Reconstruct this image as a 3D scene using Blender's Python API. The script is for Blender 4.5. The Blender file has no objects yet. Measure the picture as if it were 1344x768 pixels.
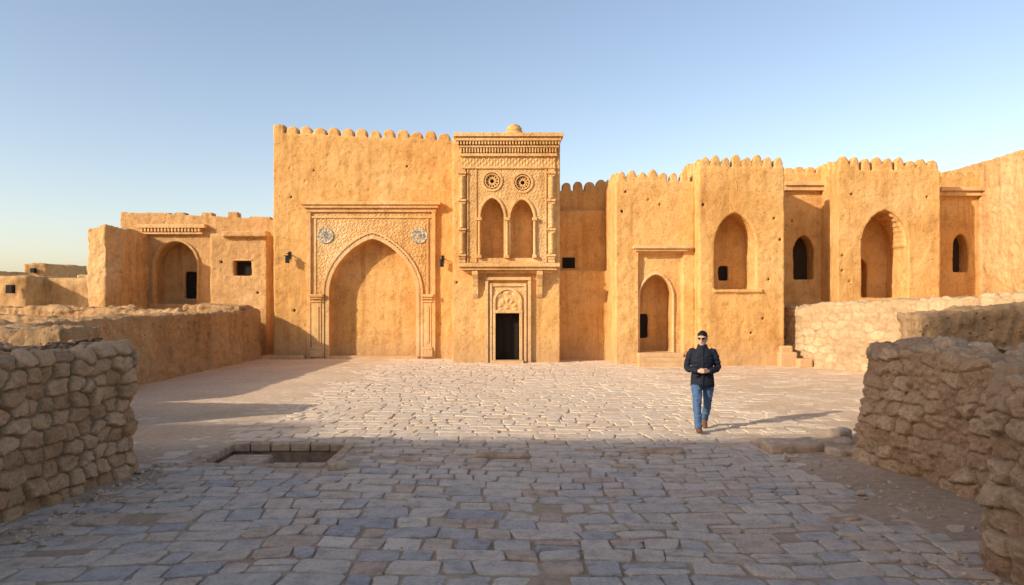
import bpy, bmesh, math, random
from mathutils import Vector, noise, kdtree, Matrix
random.seed(7)
F=970.0; CH=2.3
def X(px,D): return (px-672.0)*D/F          # image pixel column (row for Z) -> metres at distance D
def Z(py,D): return CH+(396.0-py)*D/F
scene=bpy.context.scene
COL=scene.collection

# ---------------------------------------------------------------- materials
def newmat(name):
    m=bpy.data.materials.new(name); m.use_nodes=True
    nt=m.node_tree; b=nt.nodes['Principled BSDF']; b.inputs['Roughness'].default_value=0.9
    b.inputs['Specular IOR Level'].default_value=0.15
    return m,nt,b
def N(nt,t,**kw):
    n=nt.nodes.new(t)
    for k,v in kw.items(): setattr(n,k,v)
    return n
def L(nt,a,b): nt.links.new(a,b)
def noise_n(nt,vec,scale,detail=5,rough=0.6):
    n=N(nt,'ShaderNodeTexNoise'); n.inputs['Scale'].default_value=scale
    n.inputs['Detail'].default_value=detail; n.inputs['Roughness'].default_value=rough
    L(nt,vec,n.inputs['Vector']); return n.outputs['Fac']
def ramp(nt,fac,stops):
    r=N(nt,'ShaderNodeValToRGB'); e=r.color_ramp.elements
    while len(e)<len(stops): e.new(0.5)
    for i,(p,c) in enumerate(stops):
        e[i].position=p; e[i].color=(c[0],c[1],c[2],1) if not isinstance(c,(int,float)) else (c,c,c,1)
    L(nt,fac,r.inputs['Fac']); return r.outputs['Color']
def mix(nt,fac,a,b,mode='MIX'):
    m=N(nt,'ShaderNodeMix',data_type='RGBA',blend_type=mode)
    if isinstance(fac,(int,float)): m.inputs[0].default_value=fac
    else: L(nt,fac,m.inputs[0])
    for s,v in ((6,a),(7,b)):
        if isinstance(v,tuple): m.inputs[s].default_value=(*v,1)
        else: L(nt,v,m.inputs[s])
    return m.outputs[2]
def math_n(nt,op,a,b=None):
    m=N(nt,'ShaderNodeMath',operation=op)
    for i,v in enumerate((a,b)):
        if v is None: continue
        if isinstance(v,(int,float)): m.inputs[i].default_value=v
        else: L(nt,v,m.inputs[i])
    return m.outputs[0]
def bump(nt,b,h,strength,dist,prev=None):
    n=N(nt,'ShaderNodeBump'); n.inputs['Strength'].default_value=strength; n.inputs['Distance'].default_value=dist
    L(nt,h,n.inputs['Height'])
    if prev: L(nt,prev,n.inputs['Normal'])
    L(nt,n.outputs[0],b.inputs['Normal']); return n.outputs[0]

def adobe_mat(name,light,dark,pale,rough_b=1.0,carved=False):
    m,nt,b=newmat(name)
    tc=N(nt,'ShaderNodeTexCoord').outputs['Object']
    n1=noise_n(nt,tc,0.45,4,.55); n2=noise_n(nt,tc,2.6,8,.68); n3=noise_n(nt,tc,19,6,.7)
    mp=N(nt,'ShaderNodeMapping'); mp.inputs['Scale'].default_value=(2.4,2.4,0.22); L(nt,tc,mp.inputs['Vector'])
    n4=noise_n(nt,mp.outputs[0],1.3,6,.65)
    c=ramp(nt,n1,[(0.3,dark),(0.52,light),(0.72,pale)])
    c2=ramp(nt,n2,[(0.3,(0.60,0.54,0.46)),(0.5,(1,1,1)),(0.75,(1.10,1.12,1.15))])
    c=mix(nt,0.6,c,c2,'MULTIPLY')
    c3=ramp(nt,n4,[(0.33,(0.60,0.52,0.44)),(0.5,(1,1,1))])
    c=mix(nt,0.55,c,c3,'MULTIPLY')
    c4=ramp(nt,n3,[(0.3,(0.68,0.62,0.56)),(0.55,(1,1,1)),(0.8,(1.15,1.15,1.15))])
    c=mix(nt,0.65,c,c4,'MULTIPLY')
    # weathered foot of the wall: dusty band
    sp=N(nt,'ShaderNodeSeparateXYZ'); L(nt,tc,sp.inputs[0])
    zz=math_n(nt,'ADD',sp.outputs[2],math_n(nt,'MULTIPLY',n2,-1.6))
    mr=N(nt,'ShaderNodeMapRange'); L(nt,zz,mr.inputs[0]); mr.inputs[1].default_value=-.6; mr.inputs[2].default_value=.35; mr.inputs[3].default_value=.5; mr.inputs[4].default_value=0
    c=mix(nt,mr.outputs[0],c,(0.46,0.30,0.165))
    # eroded pits and pock marks
    v=N(nt,'ShaderNodeTexVoronoi'); v.inputs['Scale'].default_value=6.5; L(nt,tc,v.inputs['Vector'])
    nz=math_n(nt,'ADD',v.outputs['Distance'],math_n(nt,'MULTIPLY',math_n(nt,'SUBTRACT',n3,0.5),0.25))
    vr=ramp(nt,nz,[(0.06,0.0),(0.16,1.0)])
    c=mix(nt,1.0,c,ramp(nt,vr,[(0,(0.66,0.58,0.5)),(1,(1,1,1))]),'MULTIPLY')
    L(nt,c,b.inputs['Base Color'])
    p=bump(nt,b,n2,0.5*rough_b,0.08)
    p=bump(nt,b,n3,0.8*rough_b,0.035,p)
    p=bump(nt,b,vr,0.6*rough_b,0.03,p)
    if carved:
        v2=N(nt,'ShaderNodeTexVoronoi',feature='SMOOTH_F1'); v2.inputs['Scale'].default_value=16; L(nt,tc,v2.inputs['Vector'])
        bump(nt,b,v2.outputs['Distance'],0.45,0.03,p)
    return m
M_wall=adobe_mat('ochre_plaster',(0.73,0.415,0.145),(0.63,0.335,0.105),(0.77,0.475,0.195))
M_wall2=adobe_mat('mud_plaster',(0.62,0.375,0.16),(0.51,0.29,0.115),(0.69,0.45,0.22))
M_ruin=adobe_mat('ruined_mud',(0.53,0.325,0.155),(0.43,0.25,0.11),(0.61,0.41,0.21),1.5)
M_carv=adobe_mat('carved_stucco',(0.73,0.44,0.18),(0.62,0.345,0.125),(0.77,0.505,0.24),0.6,True)
M_stone_pl=adobe_mat('carved_stone_pale',(0.73,0.465,0.215),(0.63,0.375,0.155),(0.77,0.54,0.285),0.6)
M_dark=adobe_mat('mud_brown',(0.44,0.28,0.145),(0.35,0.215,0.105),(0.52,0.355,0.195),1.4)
def flat(name,c,r=.8,nz=0.3,sc=30):
    m,nt,b=newmat(name); tc=N(nt,'ShaderNodeTexCoord').outputs['Object']
    n=noise_n(nt,tc,sc,5,.6); cc=ramp(nt,n,[(0.3,tuple(x*(1-nz) for x in c)),(0.7,tuple(min(1,x*(1+nz)) for x in c))])
    L(nt,cc,b.inputs['Base Color']); b.inputs['Roughness'].default_value=r; bump(nt,b,n,0.3,0.01); return m
M_door=flat('door_interior_dark',(0.018,0.013,0.010),.7)  # near-black puts the unlit interior of doors and windows into the colour
M_iron=flat('wrought_iron',(0.02,0.018,0.016),.5)

def attr_stone_mat(name,stops,mortar,dust=None,bs=1.0):
    m,nt,b=newmat(name); tc=N(nt,'ShaderNodeTexCoord').outputs['Object']
    a=N(nt,'ShaderNodeAttribute',attribute_name='stone'); sep=N(nt,'ShaderNodeSeparateColor'); L(nt,a.outputs['Color'],sep.inputs[0])
    c=ramp(nt,sep.outputs[0],stops)
    n1=noise_n(nt,tc,5,6,.65); n2=noise_n(nt,tc,32,6,.7)
    c=mix(nt,0.75,c,ramp(nt,n1,[(0.3,(0.6,0.57,0.54)),(0.5,(1,1,1)),(0.75,(1.2,1.18,1.15))]),'MULTIPLY')
    c=mix(nt,0.7,c,ramp(nt,n2,[(0.3,(0.6,0.57,0.55)),(0.55,(1,1,1))]),'MULTIPLY')
    mm=mix(nt,n1,tuple(x*0.75 for x in mortar),mortar)
    c=mix(nt,math_n(nt,'MULTIPLY',sep.outputs[1],1.0),mm,c)
    if dust:
        d=math_n(nt,'ADD',sep.outputs[2],math_n(nt,'MULTIPLY',math_n(nt,'SUBTRACT',n1,0.5),1.2))
        dd=ramp(nt,d,[(0.2,0.0),(0.95,0.9)])
        dc=mix(nt,n2,tuple(x*0.8 for x in dust),dust)
        c=mix(nt,dd,c,dc)
    L(nt,c,b.inputs['Base Color'])
    p=bump(nt,b,n1,0.6*bs,0.05); bump(nt,b,n2,0.7*bs,0.022,p)
    return m
M_rubble=attr_stone_mat('rubble_stone',[(0,(0.40,0.24,0.13)),(0.4,(0.53,0.34,0.195)),(0.75,(0.61,0.41,0.25)),(1,(0.46,0.27,0.14))],(0.33,0.20,0.105),bs=1.5)
M_rubble2=attr_stone_mat('eroded_rubble',[(0,(0.48,0.305,0.175)),(0.5,(0.56,0.375,0.225)),(1,(0.62,0.445,0.28))],(0.48,0.31,0.18),bs=1.8)
M_retain=attr_stone_mat('tan_masonry',[(0,(0.50,0.335,0.175)),(0.5,(0.58,0.40,0.22)),(1,(0.64,0.46,0.27))],(0.47,0.315,0.165),bs=1.4)
M_pave=attr_stone_mat('paving_stone',[(0,(0.39,0.375,0.365)),(0.12,(0.49,0.45,0.41)),(0.4,(0.58,0.50,0.42)),(0.65,(0.65,0.545,0.44)),(0.85,(0.57,0.45,0.345)),(0.93,(0.53,0.385,0.285)),(1,(0.72,0.63,0.52))],(0.2,0.17,0.14),dust=(0.83,0.635,0.44),bs=1.3)
def ground_mat():
    m,nt,b=newmat('sandy_ground'); tc=N(nt,'ShaderNodeTexCoord').outputs['Object']
    n1=noise_n(nt,tc,0.6,6,.6); n2=noise_n(nt,tc,9,8,.7); n3=noise_n(nt,tc,60,4,.7)
    sp=N(nt,'ShaderNodeSeparateXYZ'); L(nt,tc,sp.inputs[0])
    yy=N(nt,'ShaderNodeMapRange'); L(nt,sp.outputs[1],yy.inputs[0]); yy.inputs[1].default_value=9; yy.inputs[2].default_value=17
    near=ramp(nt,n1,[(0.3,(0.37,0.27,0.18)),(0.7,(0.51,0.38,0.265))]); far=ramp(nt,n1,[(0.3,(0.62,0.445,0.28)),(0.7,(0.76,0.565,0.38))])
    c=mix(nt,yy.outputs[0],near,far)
    c=mix(nt,0.7,c,ramp(nt,n2,[(0.3,(0.6,0.57,0.55)),(0.6,(1.05,1.05,1.05))]),'MULTIPLY')
    L(nt,c,b.inputs['Base Color']); p=bump(nt,b,n2,0.6,0.05); bump(nt,b,n3,0.6,0.012,p); return m
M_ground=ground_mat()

# ---------------------------------------------------------------- helpers
def empty(name):
    e=bpy.data.objects.new(name,None); COL.objects.link(e); return e
def mkobj(name,me,mat=None,parent=None,smooth=False):
    o=bpy.data.objects.new(name,me); COL.objects.link(o)
    if mat: 
        me.materials.clear(); me.materials.append(mat)
    if parent: o.parent=parent
    if smooth: me.polygons.foreach_set('use_smooth',[True]*len(me.polygons))
    return o
def bm2obj(name,bm,mat=None,parent=None,smooth=False,recalc=True):
    if recalc: bmesh.ops.recalc_face_normals(bm,faces=bm.faces)
    me=bpy.data.meshes.new(name); bm.to_mesh(me); bm.free()
    return mkobj(name,me,mat,parent,smooth)
def plan(bm,pts,z0,z1):
    n=len(pts); zz=z1 if isinstance(z1,(list,tuple)) else [z1]*n
    lo=[bm.verts.new((p[0],p[1],z0)) for p in pts]; hi=[bm.verts.new((p[0],p[1],zz[i])) for i,p in enumerate(pts)]
    bm.faces.new(lo[::-1]); bm.faces.new(hi)
    for i in range(n): bm.faces.new((lo[i],lo[(i+1)%n],hi[(i+1)%n],hi[i]))
def box(bm,x0,x1,y0,y1,z0,z1): plan(bm,[(x0,y0),(x1,y0),(x1,y1),(x0,y1)],z0,z1)
def xz(bm,pts,y0,y1):
    n=len(pts)
    a=[bm.verts.new((p[0],y0,p[1])) for p in pts]; b=[bm.verts.new((p[0],y1,p[1])) for p in pts]
    bm.faces.new(a); bm.faces.new(b[::-1])
    for i in range(n): bm.faces.new((a[(i+1)%n],a[i],b[i],b[(i+1)%n]))
def arch(cx,a,z0,zs,za,p=0.72,n=14):
    r=za-zs; pts=[(cx+a,z0)]
    for i in range(n+1):
        t=math.sin(i/n*math.pi/2) if p<=0.55 else i/n
        pts.append((cx+a*max(0,(1-t*t))**p if i<n else cx, zs+r*t))
    left=[(2*cx-x,z) for x,z in pts[:-1]][::-1]
    return pts+left
def ring(bm,outer,inner,y0,y1):
    n=len(outer)
    V=[[bm.verts.new((p[0],y,p[1])) for p in o] for o in (outer,inner) for y in (y0,y1)]
    of,ob,inf,inb=V
    for i in range(n-1):
        j=i+1
        for q in ((of[i],of[j],inf[j],inf[i]),(ob[j],ob[i],inb[i],inb[j]),(of[i],ob[i],ob[j],of[j]),(inf[i],inf[j],inb[j],inb[i])):
            try: bm.faces.new(q)
            except: pass
    for k in (0,n-1):
        bm.faces.new((of[k],ob[k],inb[k],inf[k]))
def merlons(bm,p0,p1,n,zt0,zt1,h,thick,fill=0.74,point=False):
    p0=Vector(p0);p1=Vector(p1);d=(p1-p0);ln=d.length;d.normalize();nn=Vector((-d.y,d.x))
    sp=ln/n
    for i in range(n):
        c=(i+.5)*sp; w=sp*fill*random.uniform(.88,1.08)/2; zt=zt0+(zt1-zt0)*(c/ln); hh=h*random.uniform(.78,1.08)
        prof=[(-w,-.2),(w,-.2),(w,hh*.5),(w*.85,hh*.78),(w*.45,hh*.96),(0,hh*(1.1 if point else 1.0)),(-w*.45,hh*.96),(-w*.85,hh*.78),(-w,hh*.5)]
        A=[];B=[]
        for s,z in prof:
            q=p0+d*(c+s); A.append(bm.verts.new((q.x,q.y,zt+z))); q2=q+nn*thick; B.append(bm.verts.new((q2.x,q2.y,zt+z)))
        bm.faces.new(A); bm.faces.new(B[::-1])
        for k in range(len(A)):
            l=(k+1)%len(A); bm.faces.new((A[l],A[k],B[k],B[l]))
tex1=bpy.data.textures.new('adobe_lump','CLOUDS'); tex1.noise_scale=0.9; tex1.noise_depth=3
tex2=bpy.data.textures.new('adobe_fine','CLOUDS'); tex2.noise_scale=0.18; tex2.noise_depth=3
def holes(x0,x1,z0,z1,y,n,excl):
    bm=bmesh.new(); placed=[]; tries=0
    n=int(n*.9)
    while len(placed)<n and tries<3000:
        tries+=1
        x=random.uniform(x0,x1); z=random.uniform(z0,z1)
        if any(a-.25<x<b+.25 and c-.25<z<d+.25 for a,b,c,d in excl): continue
        if any(abs(x-px)<.35 and abs(z-pz)<.35 for px,pz in placed): continue
        placed.append((x,z)); r=random.choice([.035,.04,.045,.06])
        k=6; ph=random.random()
        xz(bm,[(x+r*math.cos(ph+i*2*math.pi/k),z+r*1.1*math.sin(ph+i*2*math.pi/k)) for i in range(k)],y-.4,y+.28)
    return bm
def adobe(name,parent,body,cuts=(),extra=None,mat=None,voxel=0.042,d1=0.07,d2=0.034):
    bm=bmesh.new(); body(bm); o=bm2obj(name,bm)
    tmp=[]
    for c in cuts:
        if callable(c): b2=bmesh.new(); c(b2)
        else: b2=c
        if len(b2.verts)==0: b2.free(); continue
        co=bm2obj('cut',b2); tmp.append(co)
        md=o.modifiers.new('b','BOOLEAN'); md.operation='DIFFERENCE'; md.solver='EXACT'; md.object=co
    if tmp:
        bpy.context.view_layer.update(); dg=bpy.context.evaluated_depsgraph_get()
        me=bpy.data.meshes.new_from_object(o.evaluated_get(dg)); o.modifiers.clear(); o.data=me
        for t in tmp: bpy.data.objects.remove(t,do_unlink=True)
    if extra:
        bm=bmesh.new(); bm.from_mesh(o.data); b2=bmesh.new(); extra(b2); bmesh.ops.recalc_face_normals(b2,faces=b2.faces)
        tm=bpy.data.meshes.new('t'); b2.to_mesh(tm); bm.from_mesh(tm); bm.to_mesh(o.data); bm.free(); b2.free()
    o.data.materials.clear(); o.data.materials.append(mat or M_wall)
    r=o.modifiers.new('r','REMESH'); r.mode='VOXEL'; r.voxel_size=voxel; r.use_smooth_shade=True
    for t,s in ((tex1,d1),(tex2,d2)):
        md=o.modifiers.new('d','DISPLACE'); md.texture=t; md.strength=s; md.mid_level=0.5; md.texture_coords='LOCAL'
    if parent: o.parent=parent
    return o
def carved(name,parent,x0,x1,z0,z1,y,hf,mask=None,res=0.022,mat=None):
    nx=max(2,int((x1-x0)/res)); nz=max(2,int((z1-z0)/res)); vs=[];fs=[];idx={}
    for j in range(nz+1):
        for i in range(nx+1):
            x=x0+(x1-x0)*i/nx; z=z0+(z1-z0)*j/nz
            vs.append((x,y-hf(x,z),z))
    for j in range(nz):
        for i in range(nx):
            cx=x0+(x1-x0)*(i+.5)/nx; cz=z0+(z1-z0)*(j+.5)/nz
            if mask and not mask(cx,cz): continue
            a=j*(nx+1)+i; fs.append((a,a+1,a+nx+2,a+nx+1))
    me=bpy.data.meshes.new(name); me.from_pydata(vs,[],fs); me.update()
    return mkobj(name,me,mat or M_carv,parent,True)
def arabesque(k,amp):
    def f(x,z):
        u=x*k; v=z*k
        a=math.sin(u+1.3*math.sin(v*0.7)); b=math.sin(v*1.0+1.3*math.sin(u*0.8)); c=math.sin((u+v)*1.7)*.4
        t=a*b+c*.6
        return amp*(1/(1+math.exp(-9*(t)))) + noise.noise(Vector((x*9,z*9,0)))*amp*.3
    return f
def inside_arch(cx,a,z0,zs,za,p):
    def f(x,z):
        if z<z0 or z>za: return False
        if z<=zs: return abs(x-cx)<a
        t=(z-zs)/(za-zs); return abs(x-cx)<a*(1-t*t)**p
    return f
def bev(o,w=0.02,seg=2):
    md=o.modifiers.new('bev','BEVEL'); md.width=w; md.segments=seg; md.limit_method='ANGLE'; return o

# ================================================================= PALACE
palace=empty('mudbrick_palace')
# --- tall wall with great portal
D=30.1; s=D/F
x0,x1=X(359,D),X(596,D)+.3; zt0,zt1=Z(175,D),Z(185,D)
pcx=X(489.5,D); pa=57.5*s; pz0=Z(469,D); pzs=Z(385,D); pza=Z(313,D)
def b_tall(bm): plan(bm,[(x0,D),(x1,D),(x1,D+3.4),(x0,D+3.4)],-.3,[zt0,zt1,zt1,zt0])
def e_tall(bm):
    merlons(bm,(X(374,D),D+.03),(X(592,D),D+.03),12,zt0,zt1,.36,.45,.84)
    merlons(bm,(x0+.02,D+3.3),(x0+.02,D+.5),6,zt0,zt0,.38,.4,.8)
    box(bm,x0-.02,x0+.42,D-.02,D+.45,zt0-.2,zt0+.36)
ex=[(X(396,D),X(582,D),0,Z(262,D))]
adobe('tall_wall',palace,b_tall,[lambda bm: xz(bm,arch(pcx,pa+.02,-.25,pzs,pza+.02,.72),D-.5,D+.55), 
   holes(x0+.3,x1-.6,1.2,zt1-.4,D,46,ex)],e_tall)
P=empty('portal'); P.parent=palace
bm=bmesh.new()
box(bm,X(397,D),X(579,D),D-.34,D+.02,Z(270,D),Z(266,D))
box(bm,X(400,D),X(576,D),D-.27,D+.02,Z(274,D),Z(270,D))
box(bm,X(403,D),X(573,D),D-.17,D+.02,Z(279,D),Z(274,D))
box(bm,X(404,D),X(409,D),D-.15,D+.02,0,Z(279,D)-.002); box(bm,X(567,D),X(572,D),D-.15,D+.02,0,Z(279,D)-.002)
box(bm,X(409,D)+.002,X(567,D)-.002,D-.12,D+.02,Z(287,D),Z(284,D))
box(bm,X(413,D),X(416,D),D-.10,D+.02,Z(388,D),Z(287,D)-.002); box(bm,X(560,D),X(563,D),D-.10,D+.02,Z(388,D),Z(287,D)-.002)
bev(bm2obj('cornice_and_frame',bm,M_carv,P),.015)
om=inside_arch(pcx,pa+.12,-1,pzs,pza+.14,.72)
ar=arabesque(38,.024)
def spand(x,z):
    return ar(x,z) if (X(417,D)<x<X(559,D) and z>pzs) else .004*noise.noise(Vector((x*9,z*9,2)))
carved('carved_spandrels',P,X(408,D),X(568,D),Z(469,D),Z(279,D),D-.06,spand,lambda x,z: not om(x,z))
bm=bmesh.new()
ring(bm,arch(pcx,pa+.27,0,pzs,pza+.30,.72,28),arch(pcx,pa+.17,0,pzs,pza+.20,.72,28),D-.14,D)
ring(bm,arch(pcx,pa+.13,0,pzs,pza+.15,.72,28),arch(pcx,pa-.02,0,pzs,pza-.02,.72,28),D-.11,D+.05)
ao=arch(pcx,pa+.15,0,pzs,pza+.175,.72,30)
for i in range(len(ao)-1):
    a=Vector(ao[i]);b=Vector(ao[i+1]); L0=(b-a).length
    k=max(1,int(L0/.11))
    for q in range(k):
        c=a+(b-a)*(q+.5)/k
        if c.y<pzs: continue
        bmesh.ops.create_icosphere(bm,subdivisions=1,radius=.032,matrix=Matrix.Translation((c.x,D-.11,c.y)))
bev(bm2obj('archivolt',bm,M_stone_pl,P),.012)
bm=bmesh.new()
for (a,b) in ((410,423),(556.5,567)):
    box(bm,X(a,D),X(b,D),D-.17,D+.01,0,Z(393,D))
    for (e,za,zb,pr) in ((1.5,393,390,.24),(3,390,386,.29),(1,397,395,.21),(1.6,468,459,.24),(.8,459,455,.21)):
        box(bm,X(a-e,D),X(b+e,D),D-pr,D+.01,max(0,Z(za,D)),Z(zb,D)-.003)
    box(bm,X(a+3,D),X(b-3,D),D-.2,D-.16,Z(450,D),Z(402,D))
bev(bm2obj('pilasters',bm,M_carv,P),.02)
def mosaic():
    m,nt,b=newmat('glazed_mosaic'); tc=N(nt,'ShaderNodeTexCoord').outputs['Object']
    v=N(nt,'ShaderNodeTexVoronoi'); v.inputs['Scale'].default_value=16; L(nt,tc,v.inputs['Vector'])
    sep=N(nt,'ShaderNodeSeparateColor'); L(nt,v.outputs['Color'],sep.inputs[0])
    c=ramp(nt,sep.outputs[0],[(0,(0.14,0.15,0.13)),(0.4,(0.30,0.30,0.24)),(0.6,(0.52,0.41,0.27)),(1,(0.58,0.46,0.31))])
    L(nt,c,b.inputs['Base Color']); b.inputs['Roughness'].default_value=.6; bump(nt,b,v.outputs['Distance'],.4,.02); return m
M_mos=mosaic()
def medallion(name,parent,cx,cz,r,y,mat):
    vs=[(cx,y-.03,cz)];fs=[];nr=10;na=72
    for j in range(1,nr+1):
        for i in range(na):
            th=i*2*math.pi/na; q=j/nr
            h=.015+.025*abs(math.cos(th*6+ (q>.55)*.26))*(1 if q<.9 else 0)*(.4+.6*math.sin(q*math.pi*3)**2)+(.02 if q>.82 else 0)
            if j==nr: h=-.03
            vs.append((cx+r*q*math.cos(th),y-h,cz+r*q*math.sin(th)))
    for i in range(na): fs.append((0,1+i,1+(i+1)%na))
    for j in range(nr-1):
        for i in range(na):
            a=1+j*na+i;b=1+j*na+(i+1)%na; fs.append((a,a+na,b+na,b))
    me=bpy.data.meshes.new(name); me.from_pydata(vs,[],fs); return mkobj(name,me,mat,parent)
for cx in (428,551): medallion('medallion',P,X(cx,D),Z(309.5,D),.35,D-.085,M_mos)
def lantern(x,z,y):
    bm=bmesh.new(); box(bm,x-.03,x+.03,y-.3,y+.02,z+.18,z+.22); box(bm,x-.07,x+.07,y-.36,y-.22,z-.18,z+.1)
    plan(bm,[(x-.1,y-.39),(x+.1,y-.39),(x+.1,y-.19),(x-.1,y-.19)],z+.1,z+.13); box(bm,x-.05,x+.05,y-.03,y+.02,z,z+.3)
    bev(bm2obj('wall_lantern',bm,M_iron,palace),.01)
lantern(X(380,D),Z(340,D),D); lantern(X(581,D),Z(345,D),D)
bm=bmesh.new(); box(bm,X(361,D),X(402,D),D-.55,D-.02,-.05,.13); box(bm,X(431,D),X(550,D),D-.35,D+.4,-.05,.09)
bev(bm2obj('threshold_steps',bm,M_stone_pl,palace),.03)

# --- central carved tower
D=27.9; s=D/F
tx0,tx1=X(594,D),X(735,D); tz=Z(180,D)
def b_c(bm): plan(bm,[(tx0,D),(tx1,D),(tx1-.05,D+4),(tx0+.05,D+4)],-.3,tz)
n1=(X(646,D),15.5*s,Z(339,D),Z(285,D),Z(260,D),.6); n2=(X(685,D),15.5*s,Z(339,D),Z(287,D),Z(262,D),.6)
dx0,dx1,dz=X(650,D),X(682,D),Z(411,D)
def rcut(bm):
    for cx,cz in ((646,238),(686,240)):
        xz(bm,[(X(cx,D)+11.5*s*math.cos(i*math.pi/12),Z(cz,D)+11.5*s*math.sin(i*math.pi/12)) for i in range(24)],D-.5,D+.35)
adobe('gate_tower',palace,b_c,[lambda bm:(xz(bm,arch(*n1),D-.5,D+.6),xz(bm,arch(*n2),D-.5,D+.6)),
   lambda bm: box(bm,dx0,dx1,D-.5,D+1.6,-.1,dz),rcut,
   holes(tx0+.15,tx1-.15,.7,Z(362,D),D,14,[(X(636,D),X(700,D),0,9),(X(612,D),X(635,D),Z(400,D),9)])],None,voxel=.04,d1=.03)
T=empty('gate_tower_carving'); T.parent=palace
bm=bmesh.new()
for (a,b,za,zb,pr) in ((596,738.5,182,177,.40),(599,736,187,183,.33),(602,733,195,192,.22),(604,731,206,202,.15),(606,729,222,219,.12)):
    box(bm,X(a,D),X(b,D),D-pr,D+.3,Z(za,D),Z(zb,D))
nd=34
for i in range(nd):
    xx=X(600,D)+(X(735,D)-X(600,D))*(i+.15)/nd
    box(bm,xx,xx+.07,D-.29,D+.1,Z(191.6,D),Z(187.4,D))
    xx=X(604,D)+(X(731,D)-X(604,D))*(i+.15)/nd
    box(bm,xx,xx+.06,D-.19,D+.1,Z(201.6,D),Z(195.4,D))
bev(bm2obj('crown_cornice',bm,M_carv,T),.012)
carved('frieze',T,X(606,D),X(729,D),Z(219,D)+.002,Z(206,D)-.002,D-.04,lambda x,z:.025*(math.sin(x*28)*math.sin(z*28)>0)+.01*math.sin(x*56),res=.018)
mi=[inside_arch(*n1),inside_arch(*n2)]
rc=[(X(646,D),Z(238,D)),(X(686,D),Z(240,D))]
ar2=arabesque(46,.018)
def upan(x,z):
    k=0
    if z>Z(262,D) or abs(x-X(665.7,D))>1.13: k=1
    return ar2(x,z)*k
carved('upper_panel',T,X(626,D),X(718,D),Z(345,D),Z(222,D)-.002,D-.045,upan,
  lambda x,z: not mi[0](x,z) and not mi[1](x,z) and all((x-a)**2+(z-b)**2>(11.5*s)**2 for a,b in rc),res=.02)
bm=bmesh.new()
for nn_ in (n1,n2):
    cx,a,z0,zs,za,p=nn_
    ring(bm,arch(cx,a+.08,z0,zs,za+.10,p,20),arch(cx,a-.01,z0,zs,za-.01,p,20),D-.11,D+.02)
for cx in (629.5,665.7,701.5):
    x=X(cx,D)
    bmesh.ops.create_cone(bm,cap_ends=True,segments=10,radius1=.055,radius2=.045,depth=Z(290,D)-Z(338,D),matrix=Matrix.Translation((x,D-.12,(Z(290,D)+Z(338,D))/2)))
    box(bm,x-.09,x+.09,D-.21,D,Z(290,D),Z(286,D)); box(bm,x-.08,x+.08,D-.2,D,Z(339,D),Z(335,D))
for a,b in rc:
    for rr,w in ((12.5*s,.045),(9*s,.02)):
        for i in range(24):
            t0=i*math.pi/12;t1=(i+1)*math.pi/12
            q=[bm.verts.new((a+r_*math.cos(t),y_,b+r_*math.sin(t))) for y_ in (D-.1,D+.1) for t in (t0,t1) for r_ in (rr-w,rr+w)]
            bm.faces.new((q[0],q[1],q[3],q[2])); bm.faces.new((q[1],q[5],q[7],q[3])); bm.faces.new((q[0],q[2],q[6],q[4]))
    for i in range(6):
        th=i*math.pi/6; c,sn=math.cos(th),math.sin(th); r=10.5*s
        for off in (-.09,.09):
            p0=Vector((a-c*r-sn*off,b-sn*r+c*off)); p1=Vector((a+c*r-sn*off,b+sn*r+c*off)); w=Vector((-sn,c))*.016
            xz(bm,[tuple(p0-w),tuple(p1-w),tuple(p1+w),tuple(p0+w)],D-.02-i*.004,D+.05)
for (a,b) in ((602,611),(719,728)):
    box(bm,X(a,D),X(b,D),D-.1,D+.01,Z(345,D),Z(222.5,D))
    for z in (226,262,300,334):
        box(bm,X(a-1.2,D),X(b+1.2,D),D-.17,D-.09,Z(z+3,D),Z(z,D)); box(bm,X(a-.2,D),X(b+.2,D),D-.145,D-.095,Z(z+6,D),Z(z+4.2,D))
    for z0_,z1_ in ((232,261),(268,299),(306,333)):
        bmesh.ops.create_cone(bm,cap_ends=True,segments=12,radius1=.075,radius2=.085,depth=Z(z0_,D)-Z(z1_,D),matrix=Matrix.Translation((X((a+b)/2,D),D-.11,(Z(z0_,D)+Z(z1_,D))/2)))
        for z in (z0_+6,(z0_+z1_)/2,z1_-6):
            bmesh.ops.create_uvsphere(bm,u_segments=10,v_segments=8,radius=.105,matrix=Matrix.Translation((X((a+b)/2,D),D-.1,Z(z,D))) @ Matrix.Diagonal((1,1,.6,1)))
box(bm,X(613.5,D),X(615,D),D-.09,D+.01,Z(345,D),Z(222.5,D)); box(bm,X(715.5,D),X(717.5,D),D-.09,D+.01,Z(345,D),Z(222.5,D))
box(bm,X(623.5,D),X(626,D),D-.09,D+.01,Z(345,D),Z(222.5,D))
box(bm,X(602,D),X(734,D),D-.5,D+.01,Z(351,D),Z(346,D)); box(bm,X(606,D),X(730,D),D-.4,D+.01,Z(355,D),Z(351.2,D)); box(bm,X(612,D),X(724,D),D-.2,D+.01,Z(359,D),Z(355.2,D))
for (cx) in (624,708):
    x=X(cx,D)
    prof=[(D+.01,Z(356,D)),(D-.42,Z(356,D)),(D-.42,Z(361,D)),(D-.3,Z(366,D)),(D-.22,Z(374,D)),(D-.16,Z(377,D)),(D-.12,Z(386,D)),(D-.04,Z(391,D)),(D+.01,Z(391,D))]
    A=[bm.verts.new((x-.11,p[0],p[1])) for p in prof];B=[bm.verts.new((x+.11,p[0],p[1])) for p in prof]
    bm.faces.new(A);bm.faces.new(B[::-1])
    for i in range(len(A)): j=(i+1)%len(A); bm.faces.new((A[j],A[i],B[i],B[j]))
bev(bm2obj('colonnettes_and_ledge',bm,M_carv,T),.012)
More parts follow.
